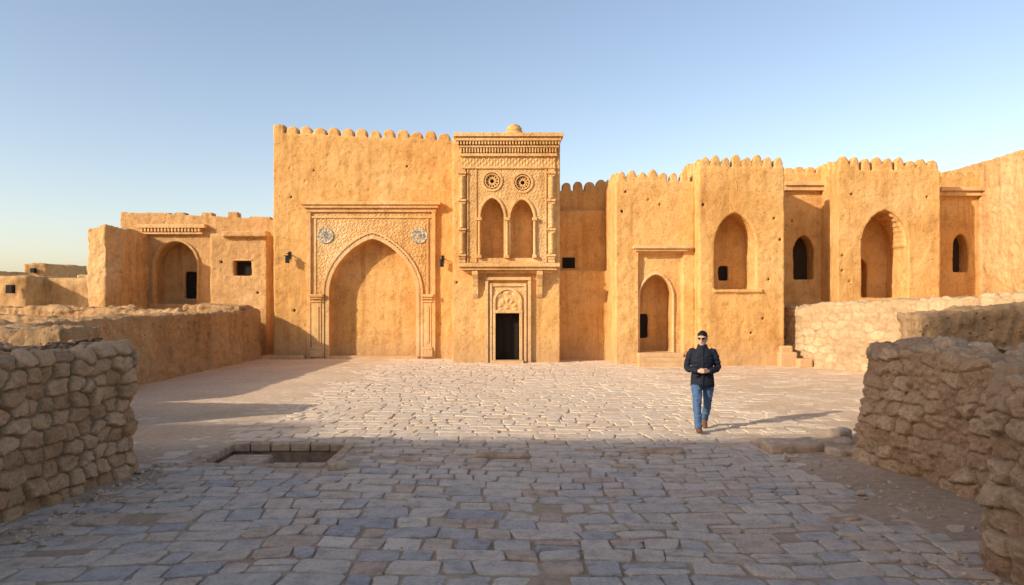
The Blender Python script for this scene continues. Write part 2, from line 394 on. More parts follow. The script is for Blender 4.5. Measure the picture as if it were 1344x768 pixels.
carved('left_strip',T,X(615,D)+.003,X(623.5,D)-.003,Z(345,D),Z(222,D),D-.04,ar2,res=.02)
bm=bmesh.new(); 
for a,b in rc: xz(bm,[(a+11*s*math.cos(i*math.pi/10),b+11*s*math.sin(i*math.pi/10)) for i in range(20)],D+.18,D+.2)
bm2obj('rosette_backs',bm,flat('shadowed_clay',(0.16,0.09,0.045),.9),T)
bm=bmesh.new()
dcx=X(666,D)
for (a,b,zt,pr) in ((637,641,368,.14),(643,646,372,.10),(693,697,368,.14),(688,691,372,.10)):
    box(bm,X(a,D),X(b,D),D-pr,D+.01,0,Z(zt,D))
box(bm,X(637,D),X(697,D),D-.17,D+.01,Z(368,D)+.002,Z(364,D)); box(bm,X(646,D)+.002,X(688,D)-.002,D-.08,D+.01,Z(376,D),Z(372,D))
box(bm,X(647,D),X(686,D),D-.12,D+.12,Z(411,D),Z(407,D))
box(bm,X(647,D),X(650,D)+.01,D-.1,D+.3,0,Z(411,D)-.002); box(bm,X(682,D)-.01,X(685.5,D),D-.1,D+.3,0,Z(411,D)-.002)
ring(bm,arch(dcx,19*s,Z(407,D),Z(395,D),Z(377,D),.6,16),arch(dcx,15.5*s,Z(407,D),Z(395,D),Z(380.5,D),.6,16),D-.1,D+.01)
box(bm,X(646,D),X(687,D),D-.5,D+.1,-.05,.1)
bev(bm2obj('door_case',bm,M_stone_pl,T),.01)
def fan(x,z):
    dx=x-dcx; dz=z-Z(404,D); th=math.atan2(dz,dx); r=math.hypot(dx,dz); return .045*abs(math.sin(th*5))*(.5+.5*math.cos(r*22))+.01
carved('tympanum',T,X(650,D),X(682,D),Z(407,D)+.002,Z(379,D),D-.02,fan,inside_arch(dcx,17*s,0,Z(395,D),Z(379,D),.6),res=.015)
carved('door_case_spandrel',T,X(646,D),X(688,D),Z(407,D),Z(376,D)-.003,D-.012,arabesque(50,.015),lambda x,z: not inside_arch(dcx,19*s,0,Z(395,D),Z(377,D),.6)(x,z),res=.02)
bm=bmesh.new(); box(bm,dx0-.02,dx1+.02,D+.42,D+.5,0,dz+.02)
for i in range(3): box(bm,dx0+.05+i*.3,dx0+.27+i*.3,D+.39,D+.42,.15,dz-.15)
bm2obj('door',bm,M_door,palace)  # dark leaf added so the doorway reads as unlit inside
bm=bmesh.new()
bmesh.ops.create_cone(bm,cap_ends=True,segments=20,radius1=.36,radius2=.34,depth=.5,matrix=Matrix.Translation((X(675,D),D+.8,tz+.12)))
bmesh.ops.create_cone(bm,cap_ends=True,segments=20,radius1=.30,radius2=.29,depth=.16,matrix=Matrix.Translation((X(675,D),D+.8,tz+.44)))
bmesh.ops.create_uvsphere(bm,u_segments=20,v_segments=12,radius=.275,matrix=Matrix.Translation((X(675,D),D+.8,tz+.48))@Matrix.Diagonal((1,1,.72,1)))
o=bm2obj('roof_finial',bm,M_wall,palace,True)

# --- recessed curtain between tower and right block
D=29.8
a0,a1=X(728,D),X(800,D)
adobe('curtain_wall',palace,lambda bm: box(bm,a0,a1,D,D+1.6,-.2,Z(250,D)),[holes(a0+.3,a1-.4,.5,6,D,12,[])],
  lambda bm:(merlons(bm,(a0+.25,D+.02),(a1-.1,D+.02),4,Z(250,D),Z(250,D),.42,.4,.8),
   box(bm,a0+.01,a1-.01,D-.25,D+.1,-.2,Z(277,D)),box(bm,a0+.02,a1-.02,D-.65,D,-.2,Z(356,D))))
bm=bmesh.new(); xx=X(747,29.3); box(bm,xx-.25,xx+.25,29.52,29.57,Z(352,29.5),Z(338,29.5)); 
for i in range(4): box(bm,xx-.2+i*.11,xx-.16+i*.11,29.49,29.52,Z(351,29.5),Z(339,29.5))
bm2obj('lattice_window',bm,M_door,palace)

# --- right block A with doorway
D=27.3; s=D/F
def b_A(bm): plan(bm,[(X(808,D),D),(X(912,D),D),(X(912,D),D+3),(X(790,30.2),30.3)],-.3,Z(238,D))
def e_A(bm):
    merlons(bm,(X(809,D),D+.02),(X(905,D),D+.02),7,Z(238,D),Z(238,D),.40,.38,.78,True)
    merlons(bm,(X(790,30.2)+.03,30.2),(X(808,D)+.03,D+.3),5,Z(238,D),Z(238,D),.40,.38,.78,True)
adobe('doorway_block',palace,b_A,[lambda bm: box(bm,X(838,D),X(897,D),D-.5,D+.16,-.1,Z(331,D)),
   lambda bm: xz(bm,arch(X(862,D),22*s,Z(464,D),Z(390,D),Z(359,D),.66),D-.5,D+1.2),
   lambda bm: box(bm,X(846,D),X(858,D),D+.8,D+1.9,Z(446,D),Z(413,D)),
   holes(X(812,D),X(900,D),1,6.4,D,20,[(X(832,D),X(906,D),0,Z(322,D))])],e_A)
bm=bmesh.new(); box(bm,X(830,D),X(906,D),D-.28,D+.02,Z(327,D),Z(323,D)); box(bm,X(833,D),X(902,D),D-.2,D+.02,Z(330,D),Z(327.2,D))
ring(bm,arch(X(862,D),24*s,.3,Z(390,D),Z(356,D),.66,20),arch(X(862,D),21.5*s,.3,Z(390,D),Z(360,D),.66,20),D+.09,D+.3)
bev(bm2obj('doorway_cornice',bm,M_stone_pl,palace),.02)
bm=bmesh.new(); box(bm,X(846,D),X(858,D),D+1.30,D+1.35,Z(446,D),Z(413,D)); bm2obj('doorway_window',bm,M_door,palace)
bm=bmesh.new()
box(bm,X(836,D),X(894,D),D-.45,D+.9,-.1,.42)
box(bm,X(833,D),X(898,D),D-.85,D-.452,-.1,.28); box(bm,X(831,D),X(901,D),D-1.2,D-.852,-.1,.14)
o=bev(bm2obj('steps',bm,M_stone_pl,palace),.04,3)

# --- tower B with arched window
D=26.6; s=D/F
wB=(X(965,D),27*s,Z(380,D),Z(320,D),Z(279,D),.68)
def b_B(bm): plan(bm,[(X(918,D),D),(X(1030,D),D),(X(1030,D)-.1,D+3.2),(X(918,D)-.05,D+3.2)],-.3,Z(220,D))
def e_B(bm):
    merlons(bm,(X(919,D),D+.02),(X(1029,D),D+.02),8,Z(220,D),Z(220,D),.44,.38,.8,True)
    merlons(bm,(X(918,D),D+3.1),(X(918,D)+.02,D+.4),6,Z(220,D),Z(220,D),.44,.38,.8,True)
    box(bm,X(936,D),X(1001,D),D-.1,D+.6,Z(384,D),Z(381,D))
adobe('window_tower',palace,b_B,[lambda bm: xz(bm,arch(*wB),D-.5,D+1.25),
   lambda bm: box(bm,X(956,D),X(969,D),D+.9,D+2,Z(367,D),Z(347,D)),
   holes(X(922,D),X(1026,D),1,6.6,D,30,[(X(934,D),X(996,D),Z(386,D),Z(276,D))])],e_B)
bm=bmesh.new(); box(bm,X(956,D),X(969,D),D+1.40,D+1.45,Z(367,D),Z(347,D)); bm2obj('inner_window',bm,M_door,palace)
# --- recess C
D=29.0; s=D/F
c0,c1=X(1012,D),X(1085,D)
adobe('recessed_wall',palace,lambda bm: box(bm,c0,c1,D,D+2.2,-.2,Z(228,D)),[lambda bm: xz(bm,arch(X(1055,D),13.5*s,Z(367,D),Z(332,D),Z(309,D),.62),D-.5,D+.9),
   holes(c0+.6,c1-.2,2.5,6.2,D,8,[(X(1038,D),X(1072,D),2.5,5.2)])],
   lambda bm:(merlons(bm,(c0+.5,D+.02),(c1,D+.02),4,Z(228,D),Z(228,D),.28,.4,.85),box(bm,c0+.1,c1,D-.1,D+.2,-.2,Z(395,D))))
bm=bmesh.new(); box(bm,X(1028,D),X(1094,28.8),D-.32,D+.02,Z(245,D),Z(240,D)); box(bm,X(1028,D),X(1092,28.8),D-.22,D+.02,Z(251,D),Z(245.2,D))
bev(bm2obj('recess_cornice',bm,M_stone_pl,palace),.02)
bm=bmesh.new(); box(bm,X(1041,D),X(1069,D),D+.7,D+.75,Z(367,D),Z(308,D)); bm2obj('window_dark_back',bm,flat('dark_window_back',(0.05,0.03,0.018)),palace)  # dark sheet added; the window's unlit inside is put into its colour
# --- tower D with deep multifoil arch
D=27.5; s=D/F
wD=(X(1162,D),31*s,Z(391,D),Z(320,D),Z(275,D),.66)
def b_D(bm): plan(bm,[(X(1100,D),D),(X(1234,D),D),(X(1234,D)-.1,D+3),(X(1100,D)-.02,D+3)],-.3,Z(224,D))
def e_D(bm):
    merlons(bm,(X(1101,D),D+.02),(X(1233,D),D+.02),9,Z(224,D),Z(224,D),.48,.38,.82,True)
    merlons(bm,(X(1100,D),D+2.9),(X(1100,D)+.02,D+.4),6,Z(224,D),Z(224,D),.48,.38,.82,True)
    cx,a,z0,zs,za,p=wD
    ar_=arch(cx,a*1.03,z0,zs,za+.05,p,14)
    for i,(x,z) in enumerate(ar_[1:-1]):
        if i%2==0: bmesh.ops.create_cone(bm,cap_ends=True,segments=10,radius1=.13,radius2=.13,depth=1.1,matrix=Matrix.Translation((x,D+.75,z))@Matrix.Rotation(math.pi/2,4,'X'))
adobe('arch_tower',palace,b_D,[lambda bm: xz(bm,arch(*wD),D-.5,D+1.7),
   lambda bm: xz(bm,arch(X(1146,D)+.15,15*s,Z(391,D),Z(350,D),Z(333,D),.55),D+1.4,D+2.7),
   holes(X(1104,D),X(1230,D),2.6,6.6,D,20,[(X(1126,D),X(1198,D),2,Z(272,D))])],e_D)
# --- recess E
D=29.0; s=D/F
e0,e1=X(1205,D),X(1296,D)
adobe('recessed_wall_b',palace,lambda bm: box(bm,e0,e1,D,D+2,-.2,Z(232,D)),[lambda bm: xz(bm,arch(X(1261,D),10*s,Z(357,D),Z(325,D),Z(307,D),.62),D-.5,D+.8)],
   lambda bm:merlons(bm,(X(1236,D),D+.02),(e1,D+.02),4,Z(232,D),Z(232,D),.2,.4,.85))
bm=bmesh.new(); box(bm,X(1229,D),X(1298,D),D-.34,D+.02,Z(252,D),Z(247,D)); box(bm,X(1229,D),X(1295,D),D-.22,D+.02,Z(258,D),Z(252.2,D))
bev(bm2obj('recess_cornice_b',bm,M_stone_pl,palace),.02)
bm=bmesh.new(); box(bm,X(1250,D),X(1272,D),D+.6,D+.65,Z(357,D),Z(306,D)); bm2obj('window_dark_back_b',bm,flat('dark_window_back2',(0.05,0.03,0.018)),palace)  # second added dark sheet, shade of the inside in its colour
# --- side wing F
adobe('side_wing',palace,lambda bm: plan(bm,[(18.15,31),(18.95,22),(22,22),(22,31)],-.2,[7.75,7.9,7.9,7.75]),
   [],lambda bm:box(bm,18.3,18.75,28.9,29.3,-.1,7.2),mat=M_wall2,d1=.16,d2=.08)

# ================================================================= LEFT HOUSE
house=empty('adobe_house')
D=33.0; s=D/F
hx0,hx1=X(158,D),X(362,D)
def e_h(bm):
    box(bm,X(322,D),X(350,D),D+.5,D+1.6,Z(292,D)-.2,Z(283,D))
    for i in range(5): box(bm,hx0+i*1.2,hx0+i*1.2+random.uniform(.4,1),D+.01,D+.5,Z(280,D)-.2,Z(280,D)+random.uniform(.0,.06))
adobe('house_body',house,lambda bm: plan(bm,[(hx0,D),(hx1,D),(hx1,D+4),(hx0,D+4)],-.2,[Z(278,D),Z(288,D),Z(288,D),Z(278,D)]),
  [lambda bm: xz(bm,arch(X(231,D),27*s,Z(399,D),Z(348,D),Z(318,D),.52),D-.5,D+.95),
   lambda bm: box(bm,X(231,D),X(249,D),D+.8,D+1.9,Z(392,D),Z(356,D)),
   holes(X(170,D),X(270,D),2.8,5.8,D,14,[(X(196,D),X(262,D),2,Z(312,D)),(X(185,D),X(275,D),Z(310,D),7)])],e_h,mat=M_wall2)
bm=bmesh.new(); box(bm,X(231,D)-.1,X(249,D)+.1,D+1.1,D+1.15,Z(394,D),Z(354,D)); bm2obj('house_door',bm,M_door,house)
bm=bmesh.new(); box(bm,X(184,D),X(272,D),D-.3,D+.02,Z(300,D),Z(295,D)); box(bm,X(187,D),X(268,D),D-.2,D+.02,Z(308,D),Z(305,D))
for i in range(18): xx=X(188,D)+i*(X(267,D)-X(188,D))/18; box(bm,xx,xx+.09,D-.26,D+.02,Z(304.8,D),Z(300.2,D))
bev(bm2obj('house_cornice',bm,M_stone_pl,house),.015)
bm=bmesh.new(); ring(bm,arch(X(231,D),31*s,2.3,Z(348,D),Z(314,D),.52,18),arch(X(231,D),28*s,2.3,Z(348,D),Z(317,D),.52,18),D-.07,D+.02); bev(bm2obj('house_arch_trim',bm,M_wall2,house),.02)
D=31.6; s=D/F
adobe('house_pier',house,lambda bm: plan(bm,[(X(276,D),D),(X(350,D),D),(X(352,D),D+2),(X(276,D),D+2)],-.2,Z(307,D)),
  [lambda bm: box(bm,X(307,D),X(330,D),D-.4,D+.5,Z(362,D),Z(342,D)),holes(X(282,D),X(345,D),2.6,4.8,D,8,[(X(300,D),X(335,D),Z(366,D),Z(338,D))])],
  lambda bm:(box(bm,X(294,D),X(352,D),D-.25,D+.4,Z(311,D),Z(304,D))),mat=M_wall2)
bm=bmesh.new(); box(bm,X(309,D),X(328,D),D+.3,D+.34,Z(360,D),Z(344,D)); bm2obj('house_window',bm,M_door,house)
bm=bmesh.new(); z_=Z(342,D); box(bm,X(306,D),X(331,D),D-.04,D+.04,z_,z_+.06); bm2obj('window_lintel',bm,M_stone_pl,house)
adobe('house_buttress',house,lambda bm: plan(bm,[(X(116,30.8),30.8),(X(143,30.8),30.5),(X(160,31),31),(X(160,31)+.2,34),(X(118,30.8),34)],-.2,[Z(302,31),Z(296,31),Z(300,31),5.3,5.2]),[],None,mat=M_wall2,d1=.25,d2=.08)

# ================================================================= LOW WALLS
lw=empty('low_mud_walls')
def low(name,pts,z,mat=None,par=lw,vox=.05): adobe(name,par,lambda bm: plan(bm,pts,-.2,z),[],None,mat=mat or M_ruin,voxel=vox,d1=.34,d2=.15)
low('terrace_side_wall',[(-10.25,15.4),(-10.15,29.9),(-11.1,29.9),(-11.2,15.6)],[1.80,1.98,1.98,1.82])
low('terrace_front_wall',[(-11.0,15.5),(-11.0,16.3),(-24,16.8),(-24,16.0)],[1.80,1.80,1.86,1.86])
low('cross_wall',[(-11.0,20.7),(-11.0,21.5),(-24,22.2),(-24,21.4)],[1.88,1.88,1.95,1.95])
low('parapet_a',[(-11.2,24.8),(-11.2,25.6),(-13.8,26.0),(-13.8,25.0)],[2.02,2.04,2.08,2.02])
low('parapet_b',[(-13.6,26.4),(-13.6,27.2),(-26,28.6),(-26,27.8)],[2.08,2.08,2.15,2.12])
low('stub_wall',[(-10.4,28.2),(-10.4,29.6),(-12.6,29.8),(-12.6,28.4)],[2.14,2.14,2.2,2.14])
low('terrace_fill',[(-11.0,16.2),(-11.0,33),(-40,40),(-40,16.4)],1.58,vox=.1)
low('corner_block',[(-7.95,13.0),(-7.9,14.2),(-12,14.6),(-12,13.2)],[1.80,1.80,1.84,1.84],mat=M_dark)

# ================================================================= DISTANT TOWN
town=empty('distant_town')
def tb(xa,xb,D,py,dep,d=.1):
    adobe('town_block',town,lambda bm: plan(bm,[(X(xa,D),D),(X(xb,D),D+.5),(X(xb,D),D+dep),(X(xa,D),D+dep)],-.2,Z(py,D)),[],None,mat=M_wall2,voxel=.16,d1=.3,d2=.1)
tb(-40,30,46,362,5); tb(28,118,48,365,5); tb(30,58,62,346,6); tb(56,86,66,347,6); tb(84,120,70,356,6); tb(-60,20,75,360,8); tb(100,130,58,360,6)
tb(-200,-60,52,352,8)
bm=bmesh.new(); 
for (a,b,D_,p0,p1) in ((8,16,45.8,385,374),(62,70,65.9,356,350),(40,45,61.9,358,352)): box(bm,X(a,D_),X(b,D_),D_-.05,D_+.3,Z(p0,D_),Z(p1,D_))
bm2obj('town_windows',bm,M_door,town)

# ================================================================= STONE WALLS (height-field masonry)
def masonry(name,path,H,T,res,cw,ch,amp,mat,big=0.03,topvar=.06,seed=0,edge=.34,pw=.7,slope=0,warp_=.22,fine=1.0,kmin=.35):
    rnd=random.Random(seed)
    pts=[Vector(p) for p in path]; seg=[(pts[i+1]-pts[i]).length for i in range(len(pts)-1)]; tot=sum(seg)
    nu=int(tot/res); 
    def at(u):
        u=min(max(u,0),tot-1e-6)
        for i,l in enumerate(seg):
            if u<=l: return pts[i]+(pts[i+1]-pts[i])*(u/l),(pts[i+1]-pts[i]).normalized()
            u-=l
        return pts[-1],(pts[-1]-pts[-2]).normalized()
    r=.08; S=H+T; ns=int(S/res)
    kd_pts=[]; rows=int(S/ch)+3; 
    for j in range(-1,rows):
        u=-cw*2+rnd.random()*cw
        while u<tot+cw*2:
            w=cw*rnd.uniform(.55,1.5); u+=w
            kd_pts.append(((u-w/2)/cw, (j+.5+rnd.uniform(-.22,.22)), rnd.random(), rnd.random()))
    kd=kdtree.KDTree(len(kd_pts))
    for i,p in enumerate(kd_pts): kd.insert((p[0],p[1],0),i)
    kd.balance()
    vs=[];cols=[]
    for iu in range(nu+1):
        u=tot*iu/nu
        P0=Vector((0,0));Nn=Vector((0,0))
        for k in (-2,-1,0,1,2):
            p,t=at(u+k*.05); P0+=p; Nn+=Vector((t.y,-t.x))
        P0/=5; Nn.normalize()
        Hu=H*(1+topvar*noise.noise(Vector((u*.8,seed,3)))+topvar*.6*noise.noise(Vector((u*3,seed,1)))+slope*(u/tot))
        for js in range(ns+1):
            sv=S*js/ns
            if sv<H-r: off,z,n3=0,sv,(Nn.x,Nn.y,0)
            elif sv<H+r:
                ph=(sv-H+r)/(2*r)*math.pi/2; off=r*(1-math.cos(ph)); z=H-r+r*math.sin(ph); n3=(Nn.x*math.cos(ph),Nn.y*math.cos(ph),math.sin(ph))
            else: off,z,n3=sv-H,H,(0,0,1)
            z*=Hu/H
            z-=off*(.02+.07*u/tot)
            wu=noise.noise(Vector((u*2.2,sv*2.2,seed)))*warp_+noise.noise(Vector((u*9,sv*9,seed)))*.11; wv=noise.noise(Vector((u*2.2,sv*2.2,seed+9)))*warp_+noise.noise(Vector((u*9,sv*9,seed+5)))*.11
            f=kd.find_n((u/cw+wu,sv/ch+wv,0),2)
            e=(f[1][2]-f[0][2])/edge; e=max(0,min(1,e)); e=e*e*(3-2*e)
            sid=kd_pts[f[0][1]]
            q=Vector((P0.x-Nn.x*off,P0.y-Nn.y*off,z))
            nb=noise.noise(q*1.1+Vector((seed,0,0)))*big+noise.noise(q*4)*big*.5+fine*(noise.noise(q*13)*.016+noise.noise(q*28)*.010+noise.noise(q*50)*.005)
            keep=kmin+(1-kmin)*min(1,max(0,noise.noise(q*.9+Vector((3,seed,8)))*2.2+.9))
            h=amp*(e**pw)*(.45+.95*sid[2])*keep+nb
            tilt=(sid[3]-.5)*.9*(sv/ch-sid[1])*amp
            h+=tilt*e
            h+=0.04*max(0,1-sv/.4)
            vs.append((P0.x-Nn.x*off+n3[0]*h,P0.y-Nn.y*off+n3[1]*h,z+n3[2]*h-.04))
            cols.append((sid[2],min(1,e*1.6)*keep,sid[3],1))
    fs=[]
    m=ns+1
    for i in range(nu):
        for j in range(ns):
            a=i*m+j; fs.append((a,a+m,a+m+1,a+1))
    me=bpy.data.meshes.new(name); me.from_pydata(vs,[],fs); me.update()
    ca=me.color_attributes.new('stone','FLOAT_COLOR','POINT'); ca.data.foreach_set('color',[c for t in cols for c in t])
    return mkobj(name,me,mat,None,True)
masonry('stone_wall',[(-5.45,3.2),(-5.38,7.7),(-5.12,9.95),(-5.5,10.25),(-9.5,10.4)],1.71,1.5,.0165,.29,.18,.085,M_rubble,big=.05,topvar=.05,seed=3,edge=.24,pw=.55,warp_=.18,kmin=.75,fine=1.3)
masonry('rubble_wall',[(5.75,7.0),(5.45,8.6),(5.12,10.85),(5.5,11.15),(10.5,11.3)][::-1],1.68,1.6,.02,.36,.19,.07,M_rubble2,big=.14,topvar=.06,seed=8,edge=.24,pw=.6,fine=2.0)
masonry('rubble_wall',[(4.0,3.2),(4.03,5.0),(4.15,6.35),(4.5,6.75),(8.5,7.0)][::-1],1.66,1.4,.0165,.34,.20,.075,M_rubble2,big=.17,topvar=.08,seed=15,edge=.24,pw=.6,fine=2.0)
adobe('shadow_stand_in_wall',None,lambda bm: plan(bm,[(7.75,14.0),(13.5,13.6),(13.5,15),(7.8,14.9)],-.2,[2.02,2.62,2.62,2.05]),[],None,mat=M_dark,voxel=.04,d1=.3,d2=.16)  # added brown wall; its dark tone stands in for a slanted shadow
masonry('retaining_wall',[(10.15,27.6),(10.25,27.2),(11.7,23.7),(13.4,19.4),(15.2,15.0)],2.16,1.6,.035,.5,.26,.045,M_retain,big=.08,topvar=.035,seed=21,slope=.28,fine=1.8)
adobe('upper_terrace',None,lambda bm: plan(bm,[(11.4,26.9),(16.6,15),(24,15),(24,30),(11.4,30)],-.2,[2.05,2.3,2.3,2.05,2.05]),[],None,mat=M_wall2,voxel=.09)
bm=bmesh.new(); 
for (x,y,w,d,h) in ((9.55,26.3,.62,.5,.5),(9.6,26.4,.45,.35,.72),(10.1,26.0,.5,.5,.28)): box(bm,x,x+w,y,y+d,-.05,h)
o=bm2obj('stone_block',bm,M_stone_pl); bev(o,.06,3)

# ================================================================= GROUND + PAVING
PX0,PX1,PY0,PY1=-4.55,-2.62,10.45,11.95   # sunken pit
vs=[];fs=[]
gx=[-900,-200,-60,-25]+[-14+.2*i for i in range(0,141)]+[25,60,200,900]
gy=[-300,-60,-5]+[2+.2*i for i in range(0,141)]+[45,80,200,900,2500]
gx=sorted(set([round(v,3) for v in gx]+[PX0,PX1])); gy=sorted(set([round(v,3) for v in gy]+[PY0,PY1]))
for y in gy:
    for x in gx:
        z=-.018
        if -14<=x<=14 and 2<=y<=30:
            q=Vector((x,y,0)); z+=.013*noise.noise(q*.9)+.012*noise.noise(q*3)
            if x>3.4: z+=.03*min(1,(x-3.4)/1.5)*(1 if y<13 else .2)
            if x<-4.3: z+=.02*min(1,(-4.3-x)/1)
        vs.append((x,y,z))
m=len(gx)
for j in range(len(gy)-1):
    for i in range(m-1):
        cx=(gx[i]+gx[i+1])/2; cy=(gy[j]+gy[j+1])/2
        if PX0<cx<PX1 and PY0<cy<PY1: continue
        a=j*m+i; fs.append((a,a+1,a+m+1,a+m))
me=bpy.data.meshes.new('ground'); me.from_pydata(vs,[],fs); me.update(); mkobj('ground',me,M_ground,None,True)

vs=[];fs=[];cols=[]
def warp(x,y):
    q=Vector((x*.22,y*.22,5)); r=Vector((x*1.1,y*1.1,2))
    return x+.35*noise.noise(q)+.07*noise.noise(r), y+.34*noise.noise(q+Vector((7,3,1)))+.11*noise.noise(r+Vector((4,4,4)))
y=3.0
while y<29.9:
    dy=random.uniform(.26,.40) if y<10 else random.uniform(.24,.36); x=-12.5+random.random()*.4
    while x<12.5:
        w=random.uniform(.22,.44) if random.random()<.72 else random.uniform(.42,.66)
        cx,cy=x+w/2,y+dy/2
        g=.006+random.random()*.012
        if random.random()<.025: x+=w; continue
        wx,wy=warp(cx,cy)
        if PX0-.25<wx<PX1+.25 and PY0-.15<wy<PY1+.2: x+=w; continue
        parts=[(cx,cy,w/2-g,dy/2-g)]
        if w>.3 and random.random()<.12:
            parts=[(cx,cy-dy/4,w/2-g,dy/4-g),(cx,cy+dy/4,w/2-g,dy/4-g)]
        elif random.random()<.12:
            parts=[(cx,cy+random.choice((-.02,.02)),w/2-g,dy/2-g-.02)]
        for (cx,cy,a,b) in parts:
            c=random.uniform(.012,.05)
            base=[(-a+c,-b),(a-c,-b),(a,-b+c),(a,b-c),(a-c,b),(-a+c,b),(-a,b-c),(-a,-b+c)]
            kx,ky=random.uniform(-.10,.10),random.uniform(-.08,.08)
            base=[(px+kx*py+random.uniform(-.018,.014)*(1 if px>0 else -1),py+ky*px+random.uniform(-.018,.012)*(1 if py>0 else -1)) for px,py in base]
            dustv=min(1,max(0,(wy-10.2)/3.5)); side=max(0,(abs(wx-(-.3))-3.2)/3.0)
            if wx>3: side*=1.3
            zt=.003+random.uniform(-.010,.008)-.012*min(1.5,side)+.010*noise.noise(Vector((wx*.8,wy*.8,0)))
            tx,ty=random.uniform(-.025,.025),random.uniform(-.025,.025)
            k=len(vs)
            for (sc,dz) in ((1.0,-.07),(1.0,-.009),(.97,-.002),(.92,0)):
                for px,py in base:
                    X_,Y_=warp(cx+px*sc,cy+py*sc); vs.append((X_,Y_,zt+dz+tx*px+ty*py))
            for L_ in range(3):
                for i in range(8):
                    j=(i+1)%8; fs.append((k+L_*8+i,k+L_*8+j,k+L_*8+8+j,k+L_*8+8+i))
            fs.append(tuple(k+24+i for i in range(8)))
            rv=random.random()
            if rv<.2 and wy>9.5: rv=random.random()
            du=min(1,.18+dustv*.55+min(.75,side*.45))
            cols+= [(rv,1,du,1)]*32
        x+=w
    y+=dy
me=bpy.data.meshes.new('cobblestone_paving'); me.from_pydata(vs,[],fs); me.update()
ca=me.color_attributes.new('stone','FLOAT_COLOR','POINT'); ca.data.foreach_set('color',[c for t in cols for c in t])
mkobj('cobblestone_paving',me,M_pave)

# pit
M_pit=flat('pit_stone',(0.42,0.30,0.20),.95,.35,6)
M_pitd=flat('pit_shaded_earth',(0.26,0.18,0.12),.95,.4,5)  # darker earth tone; the pit's inner shade is put into the colour
pit=empty('sunken_pit')
bm=bmesh.new(); dz=-.38
box(bm,PX0-.2,PX1+.2,PY0-.2,PY1+.25,dz-.1,dz)
box(bm,PX0-.05,PX1+.05,PY1+.02,PY1+.2,dz,-.13); box(bm,PX0-.15,PX0+.02,PY0,PY1,dz,-.13); box(bm,PX1-.02,PX1+.15,PY0,PY1,dz,-.13)
o=bm2obj('pit_floor',bm,M_pitd,pit)
bm=bmesh.new()
def edge_row(xa,ya,xb,yb,n):
    for i in range(n):
        t0=i/n;t1=(i+1)/n; g=.008
        ax,ay=xa+(xb-xa)*t0,ya+(yb-ya)*t0; bx,by=xa+(xb-xa)*t1,ya+(yb-ya)*t1
        h=random.uniform(-.01,.015); w=random.uniform(.12,.17)
        if abs(xb-xa)>abs(yb-ya): box(bm,min(ax,bx)+g,max(ax,bx)-g,ay-w,ay+w*.5,-.125,.006+h)
        else: box(bm,ax-w*.6,ax+w*.6,min(ay,by)+g,max(ay,by)-g,-.125,.006+h)
edge_row(PX0,PY0+.0,PX1,PY0+.0,5); edge_row(PX0,PY1+.12,PX1,PY1+.12,6); edge_row(PX0-.02,PY0+.09,PX0-.02,PY1-.02,4); edge_row(PX1+.02,PY0+.09,PX1+.02,PY1-.02,4)
o=bm2obj('pit_kerb',bm,M_pit,pit); bev(o,.025,3)
bm=bmesh.new(); box(bm,-4.40,-3.75,10.75,11.65,-.45,-.10); box(bm,-3.4,-3.05,11.3,11.6,-.45,-.25); o=bm2obj('pit_blocks',bm,M_pit,pit); bev(o,.05,3)
M_slab=flat('slab_stone',(0.48,0.355,0.245),.9,.3,9)
def slab(name,x,y,w,d,h,rot=0,mat=M_slab):
    bm=bmesh.new(); bmesh.ops.create_cube(bm,size=1); bmesh.ops.scale(bm,vec=(w,d,h),verts=bm.verts)
    bmesh.ops.bevel(bm,geom=bm.edges[:]+bm.verts[:],offset=min(h,.08)*.3,segments=1,affect='EDGES')
    bmesh.ops.subdivide_edges(bm,edges=bm.edges,cuts=2,use_grid_fill=True)
    for v in bm.verts: v.co+=Vector([noise.noise(v.co*5+Vector((x,y,k*9)))*.04 for k in range(3)])*1.1
    o=bm2obj(name,bm,mat,None,True); o.location=(x,y,h/2-.03); o.rotation_euler=(0,0,rot); return o
slab('loose_stone',X(442,10.1),10.15,.26,.16,.13,.3)
slab('stone_slab',X(660,11),10.95,.8,.15,.09,.02,M_pit); slab('stone_slab',X(868,11.2),11.2,.7,.16,.09,-.05,M_pit)
slab('stone_slab',X(1040,11.4),11.45,.85,.5,.17,.05); slab('stone_slab',X(1095,11.9),12.0,.62,.3,.10,-.1); slab('loose_stone',X(1103,11.1),11.1,.35,.3,.13,.4)
slab('loose_stone',X(1105,7.8),7.8,.3,.2,.05,.2,M_pit); slab('loose_stone',X(1112,12),12.3,.4,.25,.2,.7)
bm=bmesh.new()
for i in range(520):
    k=random.random()
    if k<.4: y_=random.uniform(5.5,11.2); x_=random.gauss(4.85-(.3 if y_>8.5 else 1.0 if y_<6.8 else .1),.3)
    elif k<.7: y_=random.uniform(6,10.5); x_=-5.0+abs(random.gauss(0,.3))
    else: x_=random.uniform(-5,9); y_=random.uniform(6,26)
    r=random.uniform(.008,.032) if k<.7 else random.uniform(.006,.016)
    if random.random()<.04: r*=2.2
    mt=Matrix.Translation((x_,y_,r*.3))@Matrix.Rotation(random.random()*3,4,'Z')@Matrix.Diagonal((random.uniform(.8,1.6),1,random.uniform(.5,.9),1))
    g=bmesh.ops.create_icosphere(bm,subdivisions=1,radius=r,matrix=mt)
    for v in g['verts']: v.co+=Vector((random.uniform(-1,1),random.uniform(-1,1),random.uniform(-1,1)))*r*.2
bm2obj('scattered_pebbles',bm,flat('pebble',(0.46,0.345,0.24),.95,.4,8))

